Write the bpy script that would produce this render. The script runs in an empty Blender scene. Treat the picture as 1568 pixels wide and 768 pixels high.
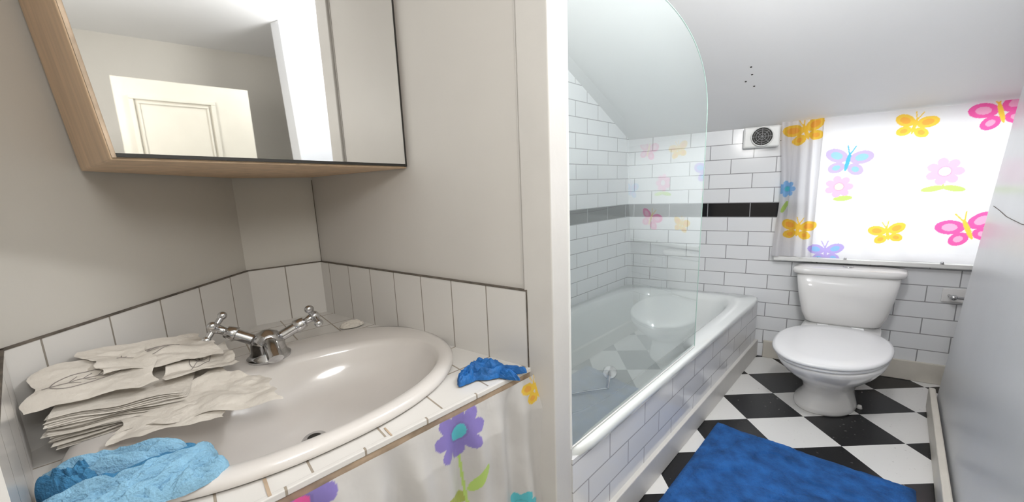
import bpy, bmesh, math, random
from mathutils import Vector, Matrix, noise
random.seed(4)
scn=bpy.context.scene
try:
    scn.view_settings.view_transform='Standard'
except Exception: pass

# ------------------------------------------------------------ materials
def nt(name):
    m=bpy.data.materials.new(name); m.use_nodes=True
    t=m.node_tree; b=t.nodes['Principled BSDF']
    return m,t,b
def lk(t,a,b): t.links.new(a,b)
def mat(name,col,rough=.5,metal=0,var=.04,nscale=6,bump=0.0,bscale=60,spec=.5,coat=0,stretch=None):
    m,t,b=nt(name)
    b.inputs['Roughness'].default_value=rough; b.inputs['Metallic'].default_value=metal
    b.inputs['Specular IOR Level'].default_value=spec
    b.inputs['Coat Weight'].default_value=coat
    tc=t.nodes.new('ShaderNodeTexCoord'); n=t.nodes.new('ShaderNodeTexNoise')
    n.inputs['Scale'].default_value=nscale; n.inputs['Detail'].default_value=4
    src=tc.outputs['Object']
    if stretch:
        mp=t.nodes.new('ShaderNodeMapping'); mp.inputs['Scale'].default_value=stretch; lk(t,src,mp.inputs[0]); src=mp.outputs[0]
    lk(t,src,n.inputs['Vector'])
    r=t.nodes.new('ShaderNodeValToRGB')
    r.color_ramp.elements[0].position=.3; r.color_ramp.elements[1].position=.7
    r.color_ramp.elements[0].color=(*[max(0,c*(1-var)) for c in col],1)
    r.color_ramp.elements[1].color=(*[min(1,c*(1+var)) for c in col],1)
    lk(t,n.outputs['Fac'],r.inputs['Fac']); lk(t,r.outputs['Color'],b.inputs['Base Color'])
    if bump>0:
        n2=t.nodes.new('ShaderNodeTexNoise'); n2.inputs['Scale'].default_value=bscale; n2.inputs['Detail'].default_value=5
        lk(t,tc.outputs['Object'],n2.inputs['Vector'])
        bp=t.nodes.new('ShaderNodeBump'); bp.inputs['Strength'].default_value=bump; bp.inputs['Distance'].default_value=.01
        lk(t,n2.outputs['Fac'],bp.inputs['Height']); lk(t,bp.outputs['Normal'],b.inputs['Normal'])
    return m
def tile_mat(name,w,h,col,mortar,offset=.5,ms=.003,rough=.12,band=None,bandcol=(.008,.008,.01)):
    m,t,b=nt(name)
    tc=t.nodes.new('ShaderNodeTexCoord'); br=t.nodes.new('ShaderNodeTexBrick')
    br.offset=offset; br.inputs['Scale'].default_value=1
    br.inputs['Brick Width'].default_value=w; br.inputs['Row Height'].default_value=h
    br.inputs['Mortar Size'].default_value=ms; br.inputs['Mortar Smooth'].default_value=.1
    br.inputs['Color1'].default_value=(*col,1); br.inputs['Color2'].default_value=(*[c*.95 for c in col],1)
    br.inputs['Mortar'].default_value=(*mortar,1)
    lk(t,tc.outputs['UV'],br.inputs['Vector'])
    out=br.outputs['Color']
    if band:
        sx=t.nodes.new('ShaderNodeSeparateXYZ'); lk(t,tc.outputs['UV'],sx.inputs[0])
        c=t.nodes.new('ShaderNodeMath'); c.operation='COMPARE'
        c.inputs[1].default_value=(band[0]+band[1])/2; c.inputs[2].default_value=(band[1]-band[0])/2-.001
        lk(t,sx.outputs[1],c.inputs[0])
        mx=t.nodes.new('ShaderNodeMix'); mx.data_type='RGBA'; mx.inputs['A'].default_value=(*bandcol,1); mx.inputs['B'].default_value=(*mortar,1)
        lk(t,br.outputs['Fac'],mx.inputs['Factor'])
        m2=t.nodes.new('ShaderNodeMix'); m2.data_type='RGBA'
        lk(t,c.outputs[0],m2.inputs['Factor']); lk(t,br.outputs['Color'],m2.inputs['A']); lk(t,mx.outputs['Result'],m2.inputs['B'])
        out=m2.outputs['Result']
    lk(t,out,b.inputs['Base Color']); b.inputs['Roughness'].default_value=rough
    inv=t.nodes.new('ShaderNodeMath'); inv.operation='SUBTRACT'; inv.inputs[0].default_value=1
    lk(t,br.outputs['Fac'],inv.inputs[1])
    bp=t.nodes.new('ShaderNodeBump'); bp.inputs['Strength'].default_value=.5; bp.inputs['Distance'].default_value=.003
    lk(t,inv.outputs[0],bp.inputs['Height']); lk(t,bp.outputs['Normal'],b.inputs['Normal'])
    return m

M_wall=mat('plaster_beige',(.62,.595,.545),.6,var=.03,nscale=2,bump=.12,bscale=14)
M_wallB=mat('plaster_cream',(.66,.635,.60),.5,var=.03,nscale=2,bump=.12,bscale=10)
M_ceil=mat('ceiling_white',(.87,.87,.87),.7,var=.015,nscale=1.5,bump=.08,bscale=8)
M_post=mat('gloss_cream_paint',(.66,.64,.61),.35,var=.03,bump=.1,bscale=20)
M_right=mat('gloss_white_paint',(.66,.67,.69),.3,var=.03,nscale=2,bump=.15,bscale=7)
M_base=mat('skirting_paint',(.66,.62,.55),.4,var=.05,nscale=9)
M_door=mat('door_paint',(.62,.59,.51),.4,var=.03)
M_cer=mat('ceramic_white',(.82,.81,.80),.12,var=.01,coat=.4)
M_basin=mat('basin_ceramic',(.72,.685,.655),.16,var=.02,coat=.4)
M_bath=mat('bath_enamel',(.83,.86,.85),.12,var=.01,coat=.4)
M_seat=mat('seat_plastic',(.84,.84,.85),.25,var=.01)
M_chrome=mat('chrome',(.62,.62,.63),.12,metal=1,var=.25,nscale=25)
M_black=mat('hole_and_edge_black',(.02,.018,.015),.6)  # black painted for dark inside holes, slots, fan grille; also mirror edging
M_grime=mat('old_sealant',(.13,.11,.09),.8,var=.4,nscale=30)
M_pine=mat('pine_wood',(.68,.49,.32),.5,var=.14,nscale=6,stretch=(5,5,.6))
M_wood=mat('wood_edge',(.46,.35,.25),.7,var=.3,nscale=20)
M_plastic=mat('white_plastic',(.8,.8,.78),.3,var=.01)
M_fangrey=mat('fan_grille_grey',(.35,.35,.35),.4)
M_paper=mat('tissue_paper',(.71,.665,.60),.9,var=.06,nscale=12,bump=.5,bscale=45)
M_ink=mat('grey_ink',(.30,.27,.25),.9)
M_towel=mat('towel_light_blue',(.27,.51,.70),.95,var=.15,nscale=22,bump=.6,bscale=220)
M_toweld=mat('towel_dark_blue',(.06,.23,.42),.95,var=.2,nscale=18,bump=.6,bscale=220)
M_cloth=mat('glove_blue',(.012,.13,.40),.6,var=.35,nscale=30,bump=.4,bscale=90)
M_mat=mat('bathmat_blue',(.018,.11,.35),.95,var=.4,nscale=14,bump=1.0,bscale=110)
M_tile=tile_mat('metro_tile',.29,.112,(.84,.85,.865),(.32,.32,.33),band=(1.12,1.232))
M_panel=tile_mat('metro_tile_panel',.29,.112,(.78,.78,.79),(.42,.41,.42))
M_splash=tile_mat('splash_tile',.157,.26,(.74,.72,.69),(.30,.27,.23),offset=0,ms=.0022,rough=.2)
M_count=tile_mat('counter_tile',.155,.155,(.76,.74,.71),(.36,.31,.25),offset=0,ms=.0025,rough=.2)

def mirror_mat():
    m,t,b=nt('mirror_silver'); b.inputs['Metallic'].default_value=1; b.inputs['Roughness'].default_value=.02
    n=t.nodes.new('ShaderNodeTexNoise'); n.inputs['Scale'].default_value=3
    r=t.nodes.new('ShaderNodeValToRGB'); r.color_ramp.elements[0].color=(.79,.785,.77,1); r.color_ramp.elements[1].color=(.83,.83,.82,1)
    lk(t,n.outputs['Fac'],r.inputs['Fac']); lk(t,r.outputs['Color'],b.inputs['Base Color'])
    return m
M_mirror=mirror_mat()
def glass_mat(name,tint,ior=1.6,refl_haze=.12,k=1.45):
    m=bpy.data.materials.new(name); m.use_nodes=True; t=m.node_tree; t.nodes.clear()
    o=t.nodes.new('ShaderNodeOutputMaterial'); tr=t.nodes.new('ShaderNodeBsdfTransparent'); tr.inputs[0].default_value=(*tint,1)
    gl=t.nodes.new('ShaderNodeBsdfGlossy'); gl.inputs['Roughness'].default_value=.015; gl.inputs[0].default_value=(.95,1,.98,1)
    df=t.nodes.new('ShaderNodeBsdfDiffuse'); df.inputs[0].default_value=(.86,.96,.95,1)
    fr=t.nodes.new('ShaderNodeFresnel'); fr.inputs[0].default_value=ior
    mu=t.nodes.new('ShaderNodeMath'); mu.operation='MULTIPLY'; mu.inputs[1].default_value=k; mu.use_clamp=True
    a=t.nodes.new('ShaderNodeMixShader'); a.inputs[0].default_value=refl_haze  # pale diffuse share painted into the glass for its ceiling reflection
    c=t.nodes.new('ShaderNodeMixShader')
    lk(t,tr.outputs[0],a.inputs[1]); lk(t,df.outputs[0],a.inputs[2])
    lk(t,fr.outputs[0],mu.inputs[0]); lk(t,mu.outputs[0],c.inputs[0])
    lk(t,a.outputs[0],c.inputs[1]); lk(t,gl.outputs[0],c.inputs[2]); lk(t,c.outputs[0],o.inputs[0])
    return m
M_glass=glass_mat('screen_glass',(.96,1,.99))
M_pane=glass_mat('window_glass',(.97,.99,.98),1.45,0.0,1)
def floor_mat():
    m,t,b=nt('checker_vinyl')
    tc=t.nodes.new('ShaderNodeTexCoord'); mp=t.nodes.new('ShaderNodeMapping')
    mp.inputs['Scale'].default_value=(1/.337,1/.256,0); mp.inputs['Location'].default_value=(-5.0445,-7.734,.5)
    ck=t.nodes.new('ShaderNodeTexChecker'); ck.inputs['Scale'].default_value=1
    ck.inputs['Color1'].default_value=(.008,.008,.009,1); ck.inputs['Color2'].default_value=(.80,.79,.77,1)
    lk(t,tc.outputs['Object'],mp.inputs[0]); lk(t,mp.outputs[0],ck.inputs[0])
    n=t.nodes.new('ShaderNodeTexNoise'); n.inputs['Scale'].default_value=55; n.inputs['Detail'].default_value=8
    lk(t,tc.outputs['Object'],n.inputs['Vector'])
    r=t.nodes.new('ShaderNodeValToRGB'); r.color_ramp.elements[0].position=.66; r.color_ramp.elements[1].position=.74
    r.color_ramp.elements[0].color=(0,0,0,1); r.color_ramp.elements[1].color=(.6,.6,.6,1)
    lk(t,n.outputs['Fac'],r.inputs[0])
    mx=t.nodes.new('ShaderNodeMix'); mx.data_type='RGBA'; mx.inputs['B'].default_value=(.4,.38,.35,1)
    lk(t,r.outputs[0],mx.inputs['Factor']); lk(t,ck.outputs[0],mx.inputs['A']); lk(t,mx.outputs['Result'],b.inputs['Base Color'])
    b.inputs['Roughness'].default_value=.25
    return m
M_floor=floor_mat()
def curtain_mat(name,transl,transp):
    m=bpy.data.materials.new(name); m.use_nodes=True; t=m.node_tree; t.nodes.clear()
    o=t.nodes.new('ShaderNodeOutputMaterial'); at=t.nodes.new('ShaderNodeAttribute'); at.attribute_name='Col'
    d=t.nodes.new('ShaderNodeBsdfPrincipled'); d.inputs['Roughness'].default_value=.35
    tl=t.nodes.new('ShaderNodeBsdfTranslucent'); tp=t.nodes.new('ShaderNodeBsdfTransparent')
    lk(t,at.outputs['Color'],d.inputs['Base Color']); lk(t,at.outputs['Color'],tl.inputs[0]); lk(t,at.outputs['Color'],tp.inputs[0])
    a=t.nodes.new('ShaderNodeMixShader'); a.inputs[0].default_value=transl
    b=t.nodes.new('ShaderNodeMixShader'); b.inputs[0].default_value=transp
    n=t.nodes.new('ShaderNodeTexNoise'); n.inputs['Scale'].default_value=18
    bp=t.nodes.new('ShaderNodeBump'); bp.inputs['Strength'].default_value=.25; bp.inputs['Distance'].default_value=.012
    lk(t,n.outputs['Fac'],bp.inputs['Height']); lk(t,bp.outputs[0],d.inputs['Normal']); lk(t,bp.outputs[0],tl.inputs['Normal'])
    lk(t,d.outputs[0],a.inputs[1]); lk(t,tl.outputs[0],a.inputs[2])
    lk(t,a.outputs[0],b.inputs[1]); lk(t,tp.outputs[0],b.inputs[2]); lk(t,b.outputs[0],o.inputs[0])
    return m
M_curt=curtain_mat('printed_curtain_backlit',.55,.05)
M_skirt=curtain_mat('printed_curtain_skirt',.12,.06)

# ------------------------------------------------------------ helpers
def empty(name,parent=None):
    e=bpy.data.objects.new(name,None); scn.collection.objects.link(e); e.parent=parent; return e
def mk(name,verts,faces,m,parent=None,smooth=False,uvs=None,recalc=True):
    me=bpy.data.meshes.new(name); me.from_pydata([tuple(v) for v in verts],[],faces)
    if uvs:
        uv=me.uv_layers.new(name='UVMap')
        i=0
        for p in me.polygons:
            for li in p.loop_indices:
                uv.data[li].uv=uvs[i]; i+=1
    if recalc:
        bm=bmesh.new(); bm.from_mesh(me); bmesh.ops.recalc_face_normals(bm,faces=bm.faces); bm.to_mesh(me); bm.free()
    if smooth:
        for p in me.polygons: p.use_smooth=True
    ms=m if isinstance(m,(list,tuple)) else [m]
    for x in ms: me.materials.append(x)
    o=bpy.data.objects.new(name,me); scn.collection.objects.link(o); o.parent=parent
    return o
def bevel(o,w=.004,s=2):
    b=o.modifiers.new('bev','BEVEL'); b.width=w; b.segments=s; b.limit_method='ANGLE'; return o
def V(*a): return Vector(a)
def extr_profile(name,p0,d,prof,thick,m,parent=None,u0=0,bev=0):
    """vertical slab: profile polygon (s,z) on line p0+d*s, extruded by 2D vector thick; uv in metres"""
    n=len(prof)
    vs=[(p0[0]+d[0]*s,p0[1]+d[1]*s,z) for s,z in prof]+[(p0[0]+d[0]*s+thick[0],p0[1]+d[1]*s+thick[1],z) for s,z in prof]
    fs=[list(range(n)),list(range(2*n-1,n-1,-1))]
    uv=[(s+u0,z) for s,z in prof]+[(s+u0,z) for s,z in reversed(prof)]
    L=math.hypot(*thick)
    for i in range(n):
        j=(i+1)%n; fs.append([i,n+i,n+j,j])
        a,b=prof[i],prof[j]
        if abs(a[0]-b[0])<1e-6: uv+= [(a[0]+u0,a[1]),(a[0]+u0+L,a[1]),(a[0]+u0+L,b[1]),(a[0]+u0,b[1])]
        else: uv+= [(a[0]+u0,a[1]),(a[0]+u0,a[1]-L),(b[0]+u0,b[1]-L),(b[0]+u0,b[1])]
    o=mk(name,vs,fs,m,parent,uvs=uv,recalc=True)
    if bev: bevel(o,bev)
    return o
def slab(name,p0,p1,z0,z1,thick,m,parent=None,u0=0,bev=0):
    d=(p1[0]-p0[0],p1[1]-p0[1]); L=math.hypot(*d); d=(d[0]/L,d[1]/L)
    return extr_profile(name,p0,d,[(0,z0),(L,z0),(L,z1),(0,z1)],thick,m,parent,u0,bev)
def prism(name,poly,z0,z1,m,parent=None,bev=0,E=(1,0),N=(0,1),poly2=None):
    n=len(poly); poly2=poly2 or poly
    vs=[(x,y,z0) for x,y in poly]+[(x,y,z1) for x,y in poly2]
    fs=[list(range(n))[::-1],list(range(n,2*n))]+[[i,(i+1)%n,n+(i+1)%n,n+i] for i in range(n)]
    uvs=[]
    for f in fs:
        for i in f:
            x,y,z=vs[i]; uvs.append((x*E[0]+y*E[1],x*N[0]+y*N[1]))
    o=mk(name,vs,fs,m,parent,uvs=uvs)
    if bev: bevel(o,bev)
    return o
def ring(fn,cx,cy,a,b,z,p=2,n=64):
    out=[]
    for i in range(n):
        th=2*math.pi*i/n; c,s=math.cos(th),math.sin(th)
        r=(abs(c)**p+abs(s)**p)**(-1/p)
        out.append(fn(cx+a*r*c,cy+b*r*s,z))
    return out
def loft(name,rings,m,parent=None,cap0=True,cap1=True,smooth=True):
    n=len(rings[0]); vs=[v for r in rings for v in r]; fs=[]
    for k in range(len(rings)-1):
        for i in range(n):
            j=(i+1)%n; fs.append([k*n+i,k*n+j,(k+1)*n+j,(k+1)*n+i])
    if cap0: fs.append(list(range(n))[::-1])
    if cap1: fs.append([(len(rings)-1)*n+i for i in range(n)])
    return mk(name,vs,fs,m,parent,smooth)
def tube(name,pts,r,m,parent=None,cyc=False,res=6,smoothc=False,rad=None):
    cu=bpy.data.curves.new(name,'CURVE'); cu.dimensions='3D'; cu.bevel_depth=r; cu.bevel_resolution=res//2; cu.use_fill_caps=True
    if smoothc:
        s=cu.splines.new('NURBS'); s.points.add(len(pts)-1); s.order_u=4; s.use_endpoint_u=True
    else:
        s=cu.splines.new('POLY'); s.points.add(len(pts)-1)
    for i,(q,p) in enumerate(zip(s.points,pts)):
        q.co=(*p,1)
        if rad: q.radius=rad[i]
    s.use_cyclic_u=cyc
    cu.materials.append(m)
    tmp=bpy.data.objects.new(name+'_c',cu); scn.collection.objects.link(tmp)
    dg=bpy.context.evaluated_depsgraph_get(); me=bpy.data.meshes.new_from_object(tmp.evaluated_get(dg))
    bpy.data.objects.remove(tmp)
    for p in me.polygons: p.use_smooth=True
    if not me.materials: me.materials.append(m)
    o=bpy.data.objects.new(name,me); scn.collection.objects.link(o); o.parent=parent
    return o
def cyl(name,c,axis,r0,r1,h,m,parent=None,n=32,cone=True):
    axis=Vector(axis).normalized(); q=axis.to_track_quat('Z','Y'); c=Vector(c)
    rs=[]
    for z,r in ((0,r0*.92),(h*.05,r0),(h*.95,r1),(h,r1*.92)):
        rs.append([c+q@V(r*math.cos(2*math.pi*i/n),r*math.sin(2*math.pi*i/n),z) for i in range(n)])
    return loft(name,rs,m,parent)
def ball(name,c,r,m,parent=None,sc=(1,1,1)):
    bm=bmesh.new(); bmesh.ops.create_uvsphere(bm,u_segments=24,v_segments=14,radius=1)
    for v in bm.verts: v.co=V(c[0]+v.co.x*r*sc[0],c[1]+v.co.y*r*sc[1],c[2]+v.co.z*r*sc[2])
    me=bpy.data.meshes.new(name); bm.to_mesh(me); bm.free(); me.materials.append(m)
    for p in me.polygons: p.use_smooth=True
    o=bpy.data.objects.new(name,me); scn.collection.objects.link(o); o.parent=parent; return o

# ------------------------------------------------------------ key directions (room plan)
PL=(1.968,2.773); FW=(.866,-.5); FN=(.5,.866)         # far wall start, direction, outward normal
BD=(.727,.686)                                          # bath direction
A0=(.2,1.12)
B2=(-.866,.5)
C=(1.057,3.299)
def F(w,off=0): return (PL[0]+FW[0]*w-FN[0]*off, PL[1]+FW[1]*w-FN[1]*off)
BW=(-.828,.561); P0=(.045,1.10); K=(-.929,1.760); Mc=(-1.175,1.585); N0=(-1.15,.765); ND=(.802,-.597)
BN=(.561,.828)
E=(.740,.672); NN=(-.672,.740)
def en(e,n): return (E[0]*e+NN[0]*n, E[1]*e+NN[1]*n)
CT=.84; ST=1.09
HC=2.607

# ------------------------------------------------------------ room shell
prism('floor',[(-2.2,-1.6),(2.2,-1.6),(4.0,1.4),(3.9,2.0),(.6,3.9),(-2.2,3.0)],-.06,0,M_floor)
wf=empty('wall_far'); th=(FN[0]*.14,FN[1]*.14); U=.274
WO0,WO1,WZ0,WZ1=.20,1.45,.84,1.75
extr_profile('tiles_left',PL,FW,[(-1.2,0),(WO0,0),(WO0,1.80),(-1.2,1.80)],th,M_tile,wf,U)
extr_profile('tiles_below',PL,FW,[(WO0,0),(1.7,0),(1.7,WZ0),(WO0,WZ0)],th,M_tile,wf,U)
extr_profile('lintel',PL,FW,[(WO0,WZ1),(1.7,WZ1),(1.7,1.80),(WO0,1.80)],th,M_ceil,wf,U)
extr_profile('tiles_right',PL,FW,[(WO1,WZ0),(1.7,WZ0),(1.7,WZ1),(WO1,WZ1)],th,M_tile,wf,U)
LD=(-BD[0],-BD[1])
extr_profile('wall_bath',C,LD,[(0,0),(2.40,0),(2.40,HC),(1.67,HC),(0,1.79)],(-.689*.12,.725*.12),M_tile,None,.1)
slab('wall_partition',(P0[0],P0[1]),K,0,HC,(BN[0]*.10,BN[1]*.10),M_wallB)
slab('wall_alcove_back',K,Mc,0,HC,(-.08,.12),M_wall)
slab('wall_alcove_side',Mc,N0,0,HC,(-.12,0),M_wall)
NE=(N0[0]+ND[0]*.58,N0[1]+ND[1]*.58)
slab('wall_alcove_near',N0,NE,0,HC,(ND[1]*.2,-ND[0]*.2),M_wall)
# door post at partition end
pf=empty('trim_post')
PA=(P0[0]+BW[0]*.008,P0[1]+BW[1]*.008); PR=(P0[0]-BW[0]*.092,P0[1]-BW[1]*.092)
slab('board',(PA[0]-BN[0]*.012,PA[1]-BN[1]*.012),(PR[0]-BN[0]*.012,PR[1]-BN[1]*.012),0,HC,(BN[0]*.125,BN[1]*.125),M_post,pf,bev=.004)
slab('bead',(PA[0]+BW[0]*.010-BN[0]*.004,PA[1]+BW[1]*.010-BN[1]*.004),PA,0,HC,(BN[0]*.006,BN[1]*.006),M_post,pf,bev=.002)
# right wall (leans out slightly, old plaster)
RE=(2.5,2.0); RN=(.689,-.725); LEAN=.062
rw=extr_profile('wall_right',RE,LD,[(0,0),(1.86,0),(1.86,HC),(1.25,HC),(0,1.985)],(RN[0]*.10,RN[1]*.10),M_right,bev=.006)
for v in rw.data.vertices:
    v.co.x+=RN[0]*LEAN*v.co.z; v.co.y+=RN[1]*LEAN*v.co.z
slab('baseboard_right',(RE[0]-RN[0]*.03+.01,RE[1]-RN[1]*.03+.01),(RE[0]-RN[0]*.03+LD[0]*1.85,RE[1]-RN[1]*.03+LD[1]*1.85),0,.13,(RN[0]*.028,RN[1]*.028),M_base,bev=.006)
def rwp(s,z): return (RE[0]+LD[0]*s+RN[0]*(LEAN*z-.0005),RE[1]+LD[1]*s+RN[1]*(LEAN*z-.0005),z)
tube('wall_crack',[rwp(.12,1.225),rwp(.30,1.215),rwp(.50,1.20),rwp(.65,1.197),rwp(.80,1.195),rwp(.95,1.20),rwp(1.3,1.205)],.0014,M_grime)
slab('wall_window_side',F(1.6),(F(1.6)[0]-.95,F(1.6)[1]-.90),0,2.3,(.07,-.07),M_ceil)
slab('wall_hall',(2.35,1.15),(1.45,-1.3),0,HC,(.1,-.04),M_wall)
slab('wall_back',(1.45,-1.3),(-1.4,-1.3),0,HC,(0,-.1),M_wall)
slab('wall_left',(-1.4,-1.3),(-.95,.30),0,HC,(-.1,0),M_wall)
def cp(w,perp,z): 
    x,y=F(w,perp); return (x,y,z)
sl=.511; pe=1.6
vs=[cp(-1.35,-.15,1.79-.15*sl),cp(1.9,-.15,1.79-.15*sl),cp(1.9,pe,1.79+pe*sl),cp(-2.8,pe,1.79+pe*sl),cp(-2.8,pe-.4,1.79+(pe-.4)*sl)]
vs2=[(a,b,c+.06) for a,b,c in vs]
ceil=empty('ceiling')
mk('slope',vs+vs2,[[0,1,2,3,4],[9,8,7,6,5]]+[[i,(i+1)%5,5+(i+1)%5,5+i] for i in range(5)],M_ceil,ceil)
prism('flat',[cp(-2.9,pe,0)[:2],cp(2.2,pe,0)[:2],cp(2.2,5.3,0)[:2],cp(-2.9,5.3,0)[:2]],HC,HC+.06,M_ceil,ceil)
holes=empty('ceiling_screw_holes')
for dx,dp in ((0.0,.10),(.01,.04),(-.02,-.01),(.03,-.06)):
    x0,y0=1.553,2.466
    perp=3.385-(.5*x0+.866*y0)+dp; w0=(x0-PL[0])*.866-(y0-PL[1])*.5+dx
    x,y=F(w0,perp); z=1.79+perp*sl-.003
    cyl('hole',(x,y,z+.002),(-.5*-.45,-.866*-.45,.9),.006,.006,.004,M_black,holes,12)
extr_profile('baseboard_far',F(0,.02),FW,[(0.02,0),(1.5,0),(1.5,.14),(.02,.14)],(FN[0]*.019,FN[1]*.019),M_base,bev=.005)

# ------------------------------------------------------------ window
wn=empty('window_1')
tin=(FN[0]*.04,FN[1]*.04); wp=F(0,-.06)
for nm,pr in (('frame_bottom',[(WO0,WZ0),(WO1,WZ0),(WO1,WZ0+.04),(WO0,WZ0+.04)]),('frame_top',[(WO0,WZ1-.04),(WO1,WZ1-.04),(WO1,WZ1),(WO0,WZ1)]),
              ('frame_l',[(WO0,WZ0),(WO0+.04,WZ0),(WO0+.04,WZ1),(WO0,WZ1)]),('frame_r',[(WO1-.05,WZ0),(WO1,WZ0),(WO1,WZ1),(WO1-.05,WZ1)])):
    extr_profile(nm,wp,FW,pr,tin,M_plastic,wn)
pp=F(0,-.08)
mk('pane',[(pp[0]+FW[0]*w,pp[1]+FW[1]*w,z) for w,z in ((WO0,WZ0),(WO1,WZ0),(WO1,WZ1),(WO0,WZ1))],[[0,1,2,3]],M_pane,wn,recalc=False)
sp=F(0,.05)
extr_profile('sill',sp,FW,[(.04,.80),(1.5,.80),(1.5,.828),(.04,.828)],(FN[0]*.12,FN[1]*.12),M_plastic,wn,bev=.004)
for w_ in (.45,.92):
    a_=F(w_,.045); cyl('sash_lug',(a_[0],a_[1],.828),(0,0,1),.010,.007,.014,M_chrome,wn,12)

# ------------------------------------------------------------ printed curtains
WHITE=(.84,.83,.85)
def rot(x,y,a): c,s=math.cos(a),math.sin(a); return c*x+s*y,-s*x+c*y
def flower(cx,cy,r,col,cen,n=7):
    def f(x,y):
        dx,dy=x-cx,y-cy; d=math.hypot(dx,dy)
        if d>r: return None
        if d<r*.3: return cen
        if d<r*.38: return tuple(c*.85 for c in col)
        th=math.atan2(dy,dx)
        if d<r*(.62+.38*abs(math.cos(n*th/2))**.6): return col
        return None
    return f
def butterfly(cx,cy,r,col,inner,body,ang=0):
    def el(x,y,a,b,ra,rb,t):
        X,Y=rot(x-a,y-b,t); return (X/ra)**2+(Y/rb)**2
    def f(x,y):
        X,Y=rot((x-cx)/r,(y-cy)/r,ang)
        if abs(X)>1.15 or abs(Y)>1.15: return None
        if (X/.09)**2+(Y/.5)**2<1: return body
        aX=abs(X)
        if abs(aX-(Y-.4)*.35-.02)<.03 and .4<Y<.85: return body
        u=el(aX,Y,.52,.28,.50,.34,.35); l=el(aX,Y,.40,-.36,.36,.28,-.5)
        if u<.28: return inner
        if l<.22: return inner
        if u<1 or l<1: return col
        return None
    return f
def leaf(cx,cy,r,ang,col):
    def f(x,y):
        X,Y=rot(x-cx,y-cy,ang)
        return col if (X/r)**2+(Y/(r*.35))**2<1 else None
    return f
def stem(x0,y0,x1,y1,w,col):
    def f(x,y):
        if y<min(y0,y1) or y>max(y0,y1): return None
        t=(y-y0)/(y1-y0); return col if abs(x-(x0+(x1-x0)*t))<w else None
    return f
PK=(.90,.13,.42);PKl=(.90,.42,.62);YE=(.93,.62,.08);OR=(.92,.45,.08);BL=(.30,.55,.86);PU=(.52,.42,.80);GR=(.55,.76,.20);TE=(.12,.60,.68)
FLP=(.92,.48,.66)
def cloth_grid(name,pos,u0,u1,v0,v1,nu,nv,motifs,m,parent=None,base=WHITE):
    vs=[];cols=[]
    for j in range(nv+1):
        v=v0+(v1-v0)*j/nv
        for i in range(nu+1):
            u=u0+(u1-u0)*i/nu
            vs.append(pos(u,v)); c=base
            for f in motifs:
                r=f(u,v)
                if r: c=r;break
            cols.append(c)
    fs=[[j*(nu+1)+i,j*(nu+1)+i+1,(j+1)*(nu+1)+i+1,(j+1)*(nu+1)+i] for j in range(nv) for i in range(nu)]
    o=mk(name,vs,fs,m,parent,True,recalc=False)
    ca=o.data.color_attributes.new('Col','FLOAT_COLOR','POINT')
    fl=[]
    for c in cols: fl+= [c[0],c[1],c[2],1]
    ca.data.foreach_set('color',fl)
    return o
def wcpos(w,z):
    k=(1.79-z)
    off=.040+.006*math.sin(w*38)*k+.010*math.sin(w*11+1.3+z*1.2)*min(1,k*2)+.008*noise.noise(V(w*7,z*5,1))
    if w<.26: off+=.014*math.sin(w*95+z*2)+.018
    x,y=F(w+(.012*math.sin(z*6) if w<.1 else 0),off)
    return (x,y,z)
mot=[butterfly(.165,1.72,.115,YE,OR,YE,.3),butterfly(.711,1.70,.10,YE,OR,YE,-.2),butterfly(1.063,1.735,.125,PK,PKl,YE,.25),
 butterfly(.406,1.50,.125,PU,BL,(.1,.45,.85),-.15),flower(.872,1.41,.085,FLP,(.95,.92,.95)),flower(.374,1.335,.075,FLP,(.95,.8,.6)),
 leaf(.83,1.305,.05,.2,GR),leaf(.92,1.305,.05,-.2,GR),stem(.872,1.30,.872,1.34,.005,GR),leaf(.40,1.255,.05,.1,GR),
 butterfly(.17,1.036,.105,YE,OR,YE,-.1),butterfly(.649,1.018,.095,YE,OR,YE,.2),butterfly(1.004,1.052,.13,PK,PKl,YE,.35),
 butterfly(.34,.87,.10,PU,BL,PU,.1),flower(.075,1.33,.06,BL,TE),leaf(.07,1.20,.045,1.2,GR),butterfly(1.3,1.35,.12,BL,PU,PU,.1)]
cloth_grid('window_curtain',wcpos,.035,1.48,.835,1.80,480,320,mot,M_curt)

# ------------------------------------------------------------ bath
bath=empty('bathtub')
def bf(s,q,z): return V(A0[0]+BD[0]*s+B2[0]*q,A0[1]+BD[1]*s+B2[1]*q,z)
cs,cq=1.205,.5225
R=[]
for hs,hq,z,p in ((1.195,.512,.455,24),(1.205,.5225,.465,24),(1.205,.5225,.492,24),(1.198,.516,.500,22),(1.09,.425,.503,7),(1.075,.412,.496,6),(1.05,.395,.46,6),(1.01,.36,.30,5),(.96,.32,.18,4.5),(.88,.26,.135,4),(.5,.12,.125,3),(.02,.01,.122,2)):
    R.append(ring(bf,cs,cq,hs-.003,hq-.003,z,p,160))
loft('tub_shell',R,M_bath,bath,cap0=False)
ON=(.684,-.73)
o0=bf(0,.02,0); 
extr_profile('tiled_panel',(o0.x,o0.y),BD,[(0,.135),(2.40,.135),(2.40,.468),(0,.468)],(-ON[0]*.02,-ON[1]*.02),M_panel,bath,.05)
o1=bf(0,.0,0)
extr_profile('plinth',(o1.x,o1.y),BD,[(0,0),(2.41,0),(2.41,.14),(0,.14)],(-ON[0]*.03,-ON[1]*.03),M_post,bath,bev=.004)
hs_=empty('shower_handset')
h0=bf(1.10,.50,.145); h1=bf(1.24,.56,.190)
tube('handle',[h0,(h0+h1)/2,h1],.011,M_chrome,hs_)
cyl('head',h1-V(0,0,.015),(-.3,-.6,1),.042,.048,.022,M_chrome,hs_)
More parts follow.
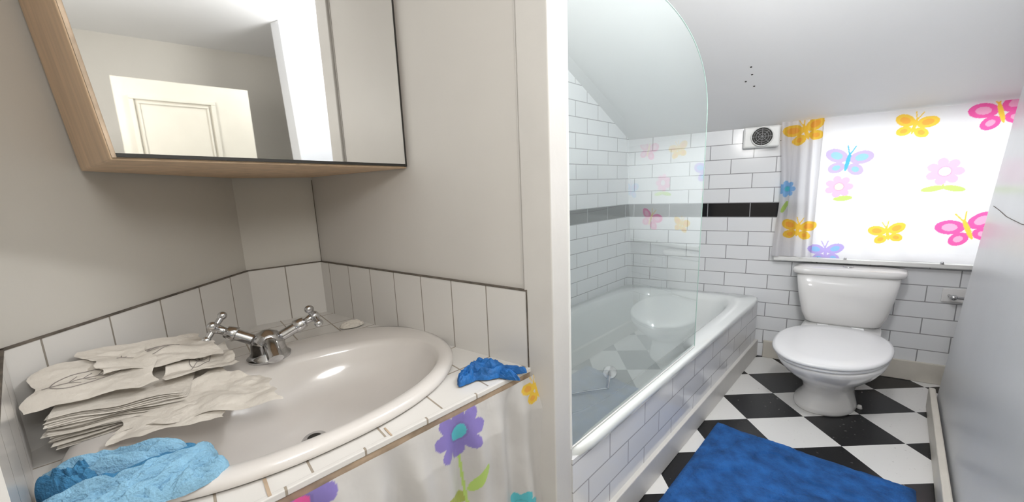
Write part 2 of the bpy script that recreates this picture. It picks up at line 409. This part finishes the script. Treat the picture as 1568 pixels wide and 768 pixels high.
tube('hose',[h0,bf(1.0,.62,.135),bf(.8,.75,.135),bf(.55,.62,.14),bf(.45,.4,.16),bf(.5,.3,.2)],.006,M_chrome,hs_,smoothc=True)

# glass screen
gs=empty('shower_screen')
GD=BD
g0=(A0[0]+B2[0]*.03,A0[1]+B2[1]*.03)
GLn=1.12
def leanx(s,z): return s+.022*max(0,z-.5)*(s/GLn)
prof=[(0,.512),(GLn,.512),(GLn,1.70)]
for i in range(1,24):
    a=i/24*math.pi/2
    prof.append((GLn-.67*(1-math.cos(a)**.85),1.70+.42*math.sin(a)**.85))
prof+=[(GLn-.67,2.12),(0,2.12)]
gp=[(g0[0]+GD[0]*leanx(s,z),g0[1]+GD[1]*leanx(s,z),z) for s,z in prof]
g=mk('pane',gp,[list(range(len(gp)))],M_glass,gs,recalc=False)
if g.data.polygons[0].normal.dot(V(.684,-.73,0))<0: g.data.flip_normals()
M_gedge=mat('glass_edge_green',(.42,.58,.52),.2)
tube('polished_edge',gp[1:-1],.0022,M_gedge,gs)
tube('hinge_profile',[gp[0],gp[-1]],.009,M_plastic,gs)
tube('bottom_seal',[(gp[0][0],gp[0][1],.508),(gp[1][0],gp[1][1],.508)],.003,M_plastic,gs)

# ------------------------------------------------------------ toilet
tl=empty('toilet'); TW=F(.49)
def tf(x,s,z): return V(TW[0]+FW[0]*x-BD[0]*s,TW[1]+FW[1]*x-BD[1]*s,z)
def tr(c,hw,hl,z,p=2.2,n=72,egg=0,dx=0):
    out=[]
    for i in range(n):
        th=2*math.pi*i/n; cc,s=math.cos(th),math.sin(th)
        r=(abs(cc)**p+abs(s)**p)**(-1/p)
        k=1-egg*(s*r)
        out.append(tf(hw*r*cc*k+dx,c+hl*r*s,z))
    return out
loft('bowl',[tr(.60,.150,.195,0,dx=-.012),tr(.60,.155,.20,.012,dx=-.012),tr(.60,.150,.195,.03,dx=-.012),tr(.60,.128,.170,.07),tr(.60,.122,.165,.12),tr(.605,.14,.19,.17),tr(.62,.18,.25,.22),tr(.64,.225,.32,.28),tr(.655,.252,.355,.33),tr(.66,.26,.365,.358),tr(.66,.25,.355,.366)],M_cer,tl)
loft('rear_shelf',[tr(.24,.09,.20,.0,4),tr(.24,.09,.20,.20,4),tr(.25,.17,.22,.30,4),tr(.25,.21,.22,.37,4),tr(.25,.205,.215,.385,4)],M_cer,tl)
loft('seat_ring',[tr(.655,.262,.368,.367,2.2,egg=.05,dx=-.006),tr(.655,.270,.376,.371,2.2,egg=.05,dx=-.006),tr(.655,.268,.374,.384,2.2,egg=.05,dx=-.006)],M_seat,tl)
loft('lid',[tr(.655,.270,.376,.387,2.25,egg=.05,dx=-.008),tr(.655,.280,.382,.392,2.25,egg=.05,dx=-.008),tr(.655,.278,.380,.404,2.25,egg=.05,dx=-.008),tr(.655,.262,.366,.411,2.25,egg=.05,dx=-.008),tr(.655,.20,.29,.415,2.25,egg=.05,dx=-.008),tr(.655,.02,.03,.417,2.25)],M_seat,tl)
for sx in (-.09,.09): 
    a=tf(sx-.03,.275,.395); b=tf(sx+.03,.275,.395); tube('hinge',[a,b],.014,M_seat,tl)
loft('cistern',[tr(.115,.185,.075,.385,4),tr(.115,.205,.085,.40,4.5),tr(.115,.228,.095,.46,5),tr(.118,.255,.105,.60,5),tr(.12,.272,.110,.745,5)],M_cer,tl)
loft('cistern_lid',[tr(.12,.275,.112,.742,5),tr(.122,.292,.12,.748,5),tr(.122,.296,.122,.770,5),tr(.122,.288,.115,.784,5),tr(.122,.25,.08,.788,4)],M_cer,tl)
c=tf(.0,.12,.787); cyl('flush_button',c,(0,0,1),.028,.026,.008,M_chrome,tl)
cyl('bolt_cap',tf(.155,.60,.0),(0,0,1),.014,.010,.02,M_cer,tl,16)

# extractor fan
fan=empty('extractor_fan'); fp=F(0,.075)
extr_profile('housing',fp,FW,[(-.205,1.635),(.018,1.635),(.018,1.785),(-.205,1.785)],(FN[0]*.072,FN[1]*.072),M_plastic,fan,bev=.012)
fcn=F(-.09,.078); fc=V(fcn[0],fcn[1],1.712)
cyl('grille_back',fc,(-FN[0],-FN[1],0),.064,.064,.004,M_black,fan,40)
for rr in (.066,.052,.038,.022):
    pts=[fc+V(-FN[0],-FN[1],0)*.007+V(FW[0],FW[1],0)*rr*math.cos(a*math.pi/20)+V(0,0,rr*math.sin(a*math.pi/20)) for a in range(40)]
    tube('grille_ring',pts,.0014 if rr<.06 else .004,M_fangrey if rr<.06 else M_plastic,fan,cyc=True)
for a in range(4):
    an=a*math.pi/4; d=V(FW[0],FW[1],0)*.06*math.cos(an)+V(0,0,.06*math.sin(an)); o=fc+V(-FN[0],-FN[1],0)*.007
    tube('spoke',[o-d,o+d],.0014,M_fangrey,fan)

# roll holder on far wall
rh=empty('toilet_roll_holder'); rp=F(0,.014)
extr_profile('plate',rp,FW,[(.955,.575),(1.075,.575),(1.075,.665),(.955,.665)],(FN[0]*.013,FN[1]*.013),M_cer,rh,bev=.004)
q=F(.985,.014); q2=F(.985,.07); tube('arm',[(q[0],q[1],.62),(q2[0],q2[1],.62)],.008,M_chrome,rh)
q3=F(1.08,.07); tube('rod',[(q2[0],q2[1],.62),(q3[0],q3[1],.615)],.009,M_chrome,rh); ball('knob',(q2[0],q2[1],.62),.018,M_chrome,rh)

# ------------------------------------------------------------ bath mat
A=V(1.165,1.945); Bv=V(1.765,1.425); dn=V(-BD[0],-BD[1])
NU,NV=110,150; vs=[]
def bmat(u,v,top):
    p=A.lerp(Bv,u)+dn*(v*.98)
    e=min(u,1-u,v,1-v); round_=min(1,e/.035)**.5
    x,y=(u-.5)*2,(v-.45)*2
    pat=.5+.5*math.sin(9*math.hypot(x,y*1.3)+1.5*math.sin(4*math.atan2(y,x)))
    h=.004+.014*round_+.009*round_*(pat>.55)+.003*noise.noise(V(u*60,v*90,0))+.004*noise.noise(V(u*8,v*8,3))
    if e<.07 and e>.05: h-=.006
    return (p.x,p.y,h if top else .001)
for j in range(NV+1):
    for i in range(NU+1): vs.append(bmat(i/NU,j/NV,True))
fs=[[j*(NU+1)+i,j*(NU+1)+i+1,(j+1)*(NU+1)+i+1,(j+1)*(NU+1)+i] for j in range(NV) for i in range(NU)]
o=mk('bath_mat',vs,fs,M_mat,smooth=True)
if o.data.polygons[0].normal.z<0: o.data.flip_normals()

# ------------------------------------------------------------ vanity
van=empty('vanity_counter')
inner=ring(lambda x,y,z:(*en(x,y),z),.20,1.185,.42,.325,0,2.2,64)
fr=en(.772,.776); fl=en(-.226,.776)
outer=[fr,K,Mc,N0,fl]
bm=bmesh.new(); uvl=bm.loops.layers.uv.new('UVMap')
ov=[bm.verts.new((x,y,CT)) for x,y in outer]; iv=[bm.verts.new((x,y,CT)) for x,y,_ in inner]
es=[bm.edges.new((ov[i],ov[(i+1)%5])) for i in range(5)]+[bm.edges.new((iv[i],iv[(i+1)%64])) for i in range(64)]
bmesh.ops.triangle_fill(bm,use_beauty=True,use_dissolve=False,edges=es)
for f in bm.faces:
    if f.normal.z<0: f.normal_flip()
    for l in f.loops:
        x,y=l.vert.co.x,l.vert.co.y; l[uvl].uv=(x*E[0]+y*E[1]+.02,x*NN[0]+y*NN[1]-.776+.155*5)
me=bpy.data.meshes.new('tiled_top'); bm.to_mesh(me); bm.free(); me.materials.append(M_count)
o=bpy.data.objects.new('tiled_top',me); scn.collection.objects.link(o); o.parent=van
slab('tile_edge',en(-.226,.774),en(.772,.774),CT-.014,CT+.001,(NN[0]*.012,NN[1]*.012),M_count,van,bev=.002)
slab('wood_edge',en(-.226,.778),en(.772,.778),CT-.034,CT-.014,(NN[0]*.02,NN[1]*.02),M_wood,van)
slab('broken_grout',en(.055,.778),en(.061,.778),CT+.0005,CT+.0022,(NN[0]*.06,NN[1]*.06),M_wood,van)
slab('broken_grout_b',en(.30,.778),en(.304,.778),CT+.0005,CT+.002,(NN[0]*.04,NN[1]*.04),M_wood,van)
sb=empty('splashback_tiles')
def splash(nm,a,b,nin,u0):
    slab(nm,(a[0]+nin[0]*.012,a[1]+nin[1]*.012),(b[0]+nin[0]*.012,b[1]+nin[1]*.012),CT,ST,(-nin[0]*.011,-nin[1]*.011),M_splash,sb,u0)
    slab(nm+'_cap',(a[0]+nin[0]*.014,a[1]+nin[1]*.014),(b[0]+nin[0]*.014,b[1]+nin[1]*.014),ST,ST+.004,(-nin[0]*.013,-nin[1]*.013),M_grime,sb)
for n_ in list(M_splash.node_tree.nodes):
    if n_.type=='TEX_BRICK':
        mp=M_splash.node_tree.nodes.new('ShaderNodeMapping'); mp.inputs['Location'].default_value=(0,-.835,0)
        tcn=[x for x in M_splash.node_tree.nodes if x.type=='TEX_COORD'][0]
        lk(M_splash.node_tree,tcn.outputs['UV'],mp.inputs[0]); lk(M_splash.node_tree,mp.outputs[0],n_.inputs['Vector'])
splash('tiles_partition',P0,K,(-BN[0],-BN[1]),0.0)
splash('tiles_back',K,Mc,(.58,-.815),0.0)
splash('tiles_side',Mc,N0,(1,-.05),0.04)
splash('tiles_near',N0,NE,(-ND[1],ND[0]),0.0)
a=(P0[0]-BN[0]*.014,P0[1]-BN[1]*.014)
slab('end_seal',a,(a[0]-BW[0]*.004,a[1]-BW[1]*.004),CT,ST+.005,(BN[0]*.013,BN[1]*.013),M_grime,sb)
tube('crack_line',[(K[0]+.004,K[1]-.012,ST),(K[0]+.004,K[1]-.012,1.48)],.0015,M_grime,sb)

# wash basin
bs=empty('wash_basin')
def bn(x,y,z): p=en(x,y); return V(p[0],p[1],z)
R=[]
BC=.206
for a,b,cn,z,p in ((.448,.35,1.18,.841,2.25),(.460,.36,1.18,.848,2.25),(.462,.361,1.18,.860,2.25),(.454,.353,1.18,.870,2.25),(.436,.335,1.177,.874,2.25),
                   (.402,.258,1.112,.873,2.1),(.391,.247,1.109,.868,2.1),(.382,.240,1.107,.852,2.1),(.365,.23,1.107,.82,2.1),(.335,.212,1.107,.78,2),(.28,.18,1.107,.745,2),(.19,.12,1.107,.722,2),(.08,.05,1.107,.714,2),(.022,.022,1.107,.712,2)):
    R.append(ring(bn,BC,cn,a,b,z,p,96))
loft('bowl',R,M_basin,bs,cap0=False)
cyl('drain',bn(BC,1.107,.712),(0,0,1),.034,.03,.005,M_chrome,bs)
cyl('drain_hole',bn(BC,1.107,.7165),(0,0,1),.018,.018,.002,M_black,bs)
tube('overflow',[bn(.29,.915,.80),bn(.33,.922,.80)],.007,M_black,bs)

# tap
tp=empty('basin_mixer_tap')
tc=bn(.168,1.425,.874); ax=V(E[0],E[1],0)*.98+V(NN[0],NN[1],0)*-.15; ax.normalize(); fw=V(-NN[0],-NN[1],0)
loft('body',[[tc+V(0,0,z)+V(math.cos(t*math.pi/16)*r,math.sin(t*math.pi/16)*r,0)+fw*o for t in range(32)] for z,r,o in ((0,.062,0),(.008,.064,0),(.014,.056,0),(.03,.050,.0),(.055,.049,.004),(.075,.043,.008),(.09,.030,.010),(.097,.015,.012),(.10,.008,.012))],M_chrome,tp)
tube('spout',[tc+V(0,0,.055),tc+fw*.05+V(0,0,.066),tc+fw*.10+V(0,0,.060),tc+fw*.13+V(0,0,.035)],.022,M_chrome,tp,smoothc=True)
for sgn,nm in ((-1,'l'),(1,'r')):
    ar=ax*sgn+V(0,0,.62 if sgn<0 else .45)+(-fw*.3 if sgn<0 else V(0,0,0)); ar.normalize()
    s0=tc+V(0,0,.045)
    tube('arm_'+nm,[s0,s0+ar*.10],.018,M_chrome,tp)
    cyl('collar_'+nm,s0+ar*.095,ar,.025,.019,.032,M_chrome,tp)
    cyl('neck_'+nm,s0+ar*.125,ar,.011,.015,.03,M_chrome,tp)
    h=s0+ar*.160; p1=ar.cross(V(0,0,1)).normalized(); p2=ar.cross(p1).normalized()
    ball('hub_'+nm,h,.018,M_chrome,tp)
    for k in range(4):
        an=k*math.pi/2+.5; d=p1*math.cos(an)+p2*math.sin(an)
        tube('cross_%s_%d'%(nm,k),[h,h+d*.038],.0095,M_chrome,tp); ball('tip_%s_%d'%(nm,k),h+d*.042,.0135,M_chrome,tp)

# ------------------------------------------------------------ paper napkins
pn=empty('paper_napkins')
def patch(nm,c,seed,amp=.006,curl=.0,n=40,crease=.0,ragged=.0):
    a,b,d,e=[Vector(x) for x in c]
    def P(u,v):
        uu=u+ragged*(noise.noise(V(v*3,seed,0))*(abs(u-.5)*2)**2); vv=v+ragged*(noise.noise(V(u*3,seed,9))*(abs(v-.5)*2)**2)
        p=a.lerp(b,uu).lerp(e.lerp(d,uu),vv)
        p.z+=amp*noise.noise(V(u*2.2,v*2.2,seed))
        if crease: p.z+=crease*(abs(noise.noise(V(u*2.6+seed,v*2.6,seed)))*2-.5)+crease*.5*abs(noise.noise(V(u*7,v*7,seed+3)))
        p.z+=curl*(max(abs(u-.5),abs(v-.5))*2)**4*(.4+noise.noise(V(u*2,v*2,seed+4)))
        return p
    vs=[P(i/n,j/n) for j in range(n+1) for i in range(n+1)]
    fs=[[j*(n+1)+i,j*(n+1)+i+1,(j+1)*(n+1)+i+1,(j+1)*(n+1)+i] for j in range(n) for i in range(n)]
    mk(nm,vs,fs,M_paper,pn,True,recalc=False)
    return P
TL=(-1.110,.870,.990);TR=(-.985,1.11,.930);BR=(-.865,.880,.915);BL_=(-1.02,.722,.950)
for k in range(24):
    j=lambda:random.uniform(-.005,.005)
    dd=-.0032*k
    c=[(p[0]+j(),p[1]+j(),max(.875+.0006*(24-k),p[2]+dd)) for p in (TL,TR,BR,BL_)]
    patch('sheet_%d'%k,c,k*.35,.006,n=14,ragged=.05)
def leafdraw(P,cu,cv,L,ang):
    def pt(x,y):
        X,Y=rot(x,y,ang); q=P(cu+X,cv+Y); return (q.x,q.y,q.z+.0012)
    pts=[]
    for i in range(30):
        t=i/30*2*math.pi; x=math.cos(t); y=math.sin(t)*.5*(1-.3*x)*abs(math.sin(t/1))**.3
        pts.append(pt(L*x,L*y))
    tube('leaf_print',pts,.0010,M_ink,pn,cyc=True,res=2)
    tube('leaf_vein',[pt(-L*1.2+L*.24*i,0) for i in range(11)],.0009,M_ink,pn,res=2)
    for x0 in (-.5,-.1,.3):
        for s_ in (1,-1): tube('leaf_rib',[pt(L*x0,0),pt(L*(x0+.15),s_*L*.16),pt(L*(x0+.3),s_*L*.28)],.0007,M_ink,pn,res=2)
P1=patch('loose_a',[(-1.12,.885,1.035),(-1.04,1.15,.975),(-.88,1.04,.950),(-1.0,.83,.995)],31,.010,.004,crease=.008,ragged=.10)
P2=patch('loose_b',[(-1.125,.80,1.022),(-1.04,.98,1.012),(-.91,.87,.955),(-1.035,.705,.975)],45,.008,.003,crease=.006,ragged=.10)
P3=patch('loose_c',[(-1.01,1.00,.970),(-.960,1.15,.935),(-.83,1.035,.920),(-.91,.885,.940)],52,.008,.004,crease=.008,ragged=.12)
P4=patch('tissue',[(-.90,1.01,.915),(-.74,1.00,.888),(-.61,.880,.882),(-.92,.750,.890)],63,.008,.003,crease=.007,ragged=.22)
P5=patch('tissue_under',[(-1.0,.93,.90),(-.84,.97,.892),(-.72,.82,.882),(-.90,.72,.885)],71,.008,.004,crease=.008,ragged=.2)
leafdraw(P1,.45,.42,.26,.4); leafdraw(P2,.42,.5,.30,.2); leafdraw(P3,.5,.5,.26,1.0)

# ------------------------------------------------------------ towels / glove
def clump(name,c,ang,lx,ly,zb,h,seed,m,fr=2.0,n=100,parent=None,warp=.35,edge=.4,fine=0):
    vs=[]
    for j in range(n+1):
        for i in range(n+1):
            u,v=i/n*2-1,j/n*2-1
            x=u*math.sqrt(1-v*v/2); y=v*math.sqrt(1-u*u/2)
            r=math.hypot(x,y); th=math.atan2(y,x)
            R_=1+.20*noise.noise(V(math.cos(th)*1.3,math.sin(th)*1.3,seed))+.07*noise.noise(V(math.cos(th)*4,math.sin(th)*4,seed))
            wy=y+warp*noise.noise(V(x*1.1,y*1.1,seed+9))
            f=abs(math.sin(math.pi*(wy*fr+.25*x+seed)))**.55
            f2=noise.noise(V(x*2.2,y*2.2,seed+7))
            f3=abs(noise.noise(V(x*3.4+wy,y*3.4,seed+17)))
            mk_=max(0,1-r**4)**edge
            z=h*mk_*(.45+.40*f+.30*f2-.45*f3)+.003+fine*noise.noise(V(x*40,y*40,seed))
            X,Y=rot(x*lx*R_,y*ly*R_,-ang)
            vs.append((c[0]+X,c[1]+Y,zb+max(.001,z)))
    fs=[[j*(n+1)+i,j*(n+1)+i+1,(j+1)*(n+1)+i+1,(j+1)*(n+1)+i] for j in range(n) for i in range(n)]
    return mk(name,vs,fs,m,parent,True,recalc=False)
tw=empty('blue_towel')
aE=math.atan2(.672,.74)
tx,ty=.012,-.012
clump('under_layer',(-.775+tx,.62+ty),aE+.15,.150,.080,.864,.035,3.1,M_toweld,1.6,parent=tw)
clump('fold_top',(-.825+tx,.672+ty),aE-.25,.110,.036,.873,.050,7.3,M_towel,1.0,parent=tw,warp=.25)
clump('fold_front',(-.70+tx,.625+ty),aE+.45,.100,.036,.868,.055,11.4,M_towel,1.1,parent=tw,warp=.4)
clump('fold_mid',(-.75+tx,.600+ty),aE+.05,.100,.030,.868,.058,41.4,M_towel,1.0,parent=tw,warp=.3)
clump('fold_low',(-.77+tx,.570+ty),aE-.5,.11,.036,.866,.050,15.2,M_towel,1.1,parent=tw,warp=.4)
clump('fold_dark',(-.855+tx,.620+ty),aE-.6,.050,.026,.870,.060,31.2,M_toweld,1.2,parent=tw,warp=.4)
clump('fold_end',(-.640+tx,.640+ty),aE+.2,.055,.032,.866,.042,19.9,M_towel,1.2,parent=tw,warp=.3)
gl_=empty('blue_glove')
gc=V(-.085,1.045)
clump('palm',(gc.x-.010,gc.y+.004),.1,.070,.036,CT+.002,.054,21.5,M_cloth,2.2,80,gl_,.7,.7)
clump('cuff',(gc.x-.062,gc.y-.016),1.2,.048,.030,CT+.002,.038,25.5,M_cloth,2.2,60,gl_,.6,.7)
clump('finger_a',(gc.x+.060,gc.y+.010),-.15,.060,.015,CT+.002,.028,27.5,M_cloth,1.2,50,gl_,.8,.5)
clump('finger_b',(gc.x+.045,gc.y-.014),-.55,.055,.014,CT+.002,.026,33.1,M_cloth,1.2,50,gl_,.8,.5)
clump('finger_c',(gc.x-.02,gc.y+.040),.5,.045,.013,CT+.002,.026,39.1,M_cloth,1.2,50,gl_,.8,.5)
pc=bn(.50,1.60,0); clump('crumpled_wrapper',(pc.x,pc.y),.6,.05,.03,CT+.002,.024,5.5,M_paper,2.5,36)

# skirt curtain under the counter
def skpos(e,z):
    k=min(1,(.80-z)/.1+.15)
    n=.766-.004-k*(.014*math.sin(e*34+1)+.009*math.sin(e*71+z*3)+.012*noise.noise(V(e*9,z*5,2)))-.006*k
    x,y=en(e,n); return (x,y,z)
PUd=(.30,.24,.62)
mot2=[flower(.477,.765,.078,PUd,TE,8),stem(.50,.50,.48,.70,.004,GR),leaf(.53,.60,.045,.9,GR),leaf(.46,.57,.05,-.7,(.45,.5,.12)),butterfly(.765,.775,.055,YE,OR,YE,.2),
 flower(.10,.80,.07,PUd,PK,6),flower(.69,.40,.05,TE,TE,6),butterfly(.2,.45,.1,PK,PKl,YE,.2),flower(.0,.3,.08,PKl,YE),butterfly(.5,.25,.1,YE,OR,YE,.2)]
cloth_grid('sink_skirt_curtain',skpos,-.22,.80,.03,.820,320,240,mot2,M_skirt,base=(.70,.68,.66))

# ------------------------------------------------------------ mirror cabinet (corner unit, hangs slightly out of true)
cb=empty('mirror_cabinet')
LB=(-1.135,1.0); LF=(-.825,.785); RF=(-.375,1.376)
Zb,Zt=1.492,2.16; dz=Zt-Zb
def up(p,l,h): return (p[0]+l[0]*h,p[1]+l[1]*h)
lLF=(-.062,-.081); lRF=(0,0); lLB=(-.02,-.11)
Kc=(K[0]+.01,K[1]-.01); Mcc=(Mc[0]+.012,Mc[1]-.01)
prism('carcass',[LB,LF,RF,Kc,Mcc],Zb,Zt,M_pine,cb,bev=.003,poly2=[up(LB,lLB,dz),up(LF,lLF,dz),up(RF,lRF,dz),Kc,Mcc])
def mp_(t,z,o):
    l=up(LF,lLF,z-Zb); r=up(RF,lRF,z-Zb); d=(r[0]-l[0],r[1]-l[1]); L=math.hypot(*d); n=(d[1]/L,-d[0]/L)
    return (l[0]+d[0]*t+n[0]*o,l[1]+d[1]*t+n[1]*o,z)
def mpanel(nm,t0,t1,z0,z1,o0,o1,m):
    vs=[mp_(t,z,o) for o in (o0,o1) for t,z in ((t0,z0),(t1,z0),(t1,z1),(t0,z1))]
    mk(nm,vs,[[0,1,2,3],[4,5,6,7],[0,1,5,4],[1,2,6,5],[2,3,7,6],[3,0,4,7]],m,cb)
mpanel('mirror_pane',.012,.985,Zb+.014,2.15,.002,.010,M_mirror)
mpanel('broken_edge',.012,.985,Zb+.006,Zb+.014,.002,.011,M_black)
mpanel('edge_right',.985,.993,Zb+.005,2.15,.002,.011,M_black)
mpanel('edge_left',.003,.012,Zb+.005,2.15,.002,.009,M_wood)

# ------------------------------------------------------------ door (seen in mirror)
dr=empty('door_1'); D0=(1.0,-.24); D1=(1.26,.36)
dd=(D1[0]-D0[0],D1[1]-D0[1]); dl=math.hypot(*dd); dd=(dd[0]/dl,dd[1]/dl); dnn=(-dd[1],dd[0])
DH=2.14
slab('leaf',D0,D1,.01,DH,(-dnn[0]*.04,-dnn[1]*.04),M_door,dr,bev=.003)
def fr_(s0,s1,z0,z1,nm,w=.022,o=.014):
    q=lambda s,o:(D0[0]+dd[0]*s+dnn[0]*o,D0[1]+dd[1]*s+dnn[1]*o)
    for x0,x1,y0,y1 in ((s0,s1,z0,z0+w),(s0,s1,z1-w,z1),(s0,s0+w,z0+w,z1-w),(s1-w,s1,z0+w,z1-w)):
        slab(nm,q(x0,o),q(x1,o),y0,y1,(-dnn[0]*(o+.001),-dnn[1]*(o+.001)),M_door,dr,bev=.003)
for a_,b_ in ((1.2,DH-.10),(.2,1.0)):
    fr_(.06,dl-.19,a_,b_,'panel_mould'); fr_(.095,dl-.225,a_+.035,b_-.035,'panel_bead',.010,.008)

# ------------------------------------------------------------ lights
def area(name,loc,target,size,power,col=(1,1,1),sy=None):
    l=bpy.data.lights.new(name,'AREA'); l.energy=power; l.color=col; l.shape='RECTANGLE'; l.size=size; l.size_y=sy or size
    o=bpy.data.objects.new(name,l); scn.collection.objects.link(o); o.location=loc
    o.rotation_euler=(Vector(target)-Vector(loc)).to_track_quat('-Z','Y').to_euler(); return o
def point(name,loc,power,col,r):
    l=bpy.data.lights.new(name,'POINT'); l.energy=power; l.color=col; l.shadow_soft_size=r
    o=bpy.data.objects.new(name,l); scn.collection.objects.link(o); o.location=loc; return o
wc=F(.78,-.45); wt=F(.78,1)
area('daylight_window',(wc[0],wc[1],1.45),(wt[0],wt[1],1.2),1.4,14,(.98,.99,1.0),1.1)
point('fill_light_hall',(.25,-.25,2.0),36,(1,.985,.96),.2)  # added point light, unseen, fills the room from the camera side
point('fill_light_bathroom',(.95,1.02,2.35),36,(.98,.99,1),.08)  # added point light out of view, brightens ceiling and bath
w=bpy.data.worlds.new('World'); scn.world=w; w.use_nodes=True
w.node_tree.nodes['Background'].inputs[0].default_value=(.93,.97,1,1); w.node_tree.nodes['Background'].inputs[1].default_value=.75

# ------------------------------------------------------------ camera
cam=bpy.data.cameras.new('cam'); co=bpy.data.objects.new('camera',cam); scn.collection.objects.link(co); scn.camera=co
cam.sensor_fit='HORIZONTAL'; cam.sensor_width=36; cam.lens=560/1568*36; cam.clip_start=.01
p=math.radians(9.5); r=math.radians(2.2)
Fw=V(0,math.cos(p),-math.sin(p)); Rt=V(1,0,0); Up=V(0,math.sin(p),math.cos(p))
ri=Rt*math.cos(r)-Up*math.sin(r); ui=Rt*math.sin(r)+Up*math.cos(r)
mt=Matrix((( ri.x,ui.x,-Fw.x,0),(ri.y,ui.y,-Fw.y,0),(ri.z,ui.z,-Fw.z,1.40),(0,0,0,1)))
co.matrix_world=mt
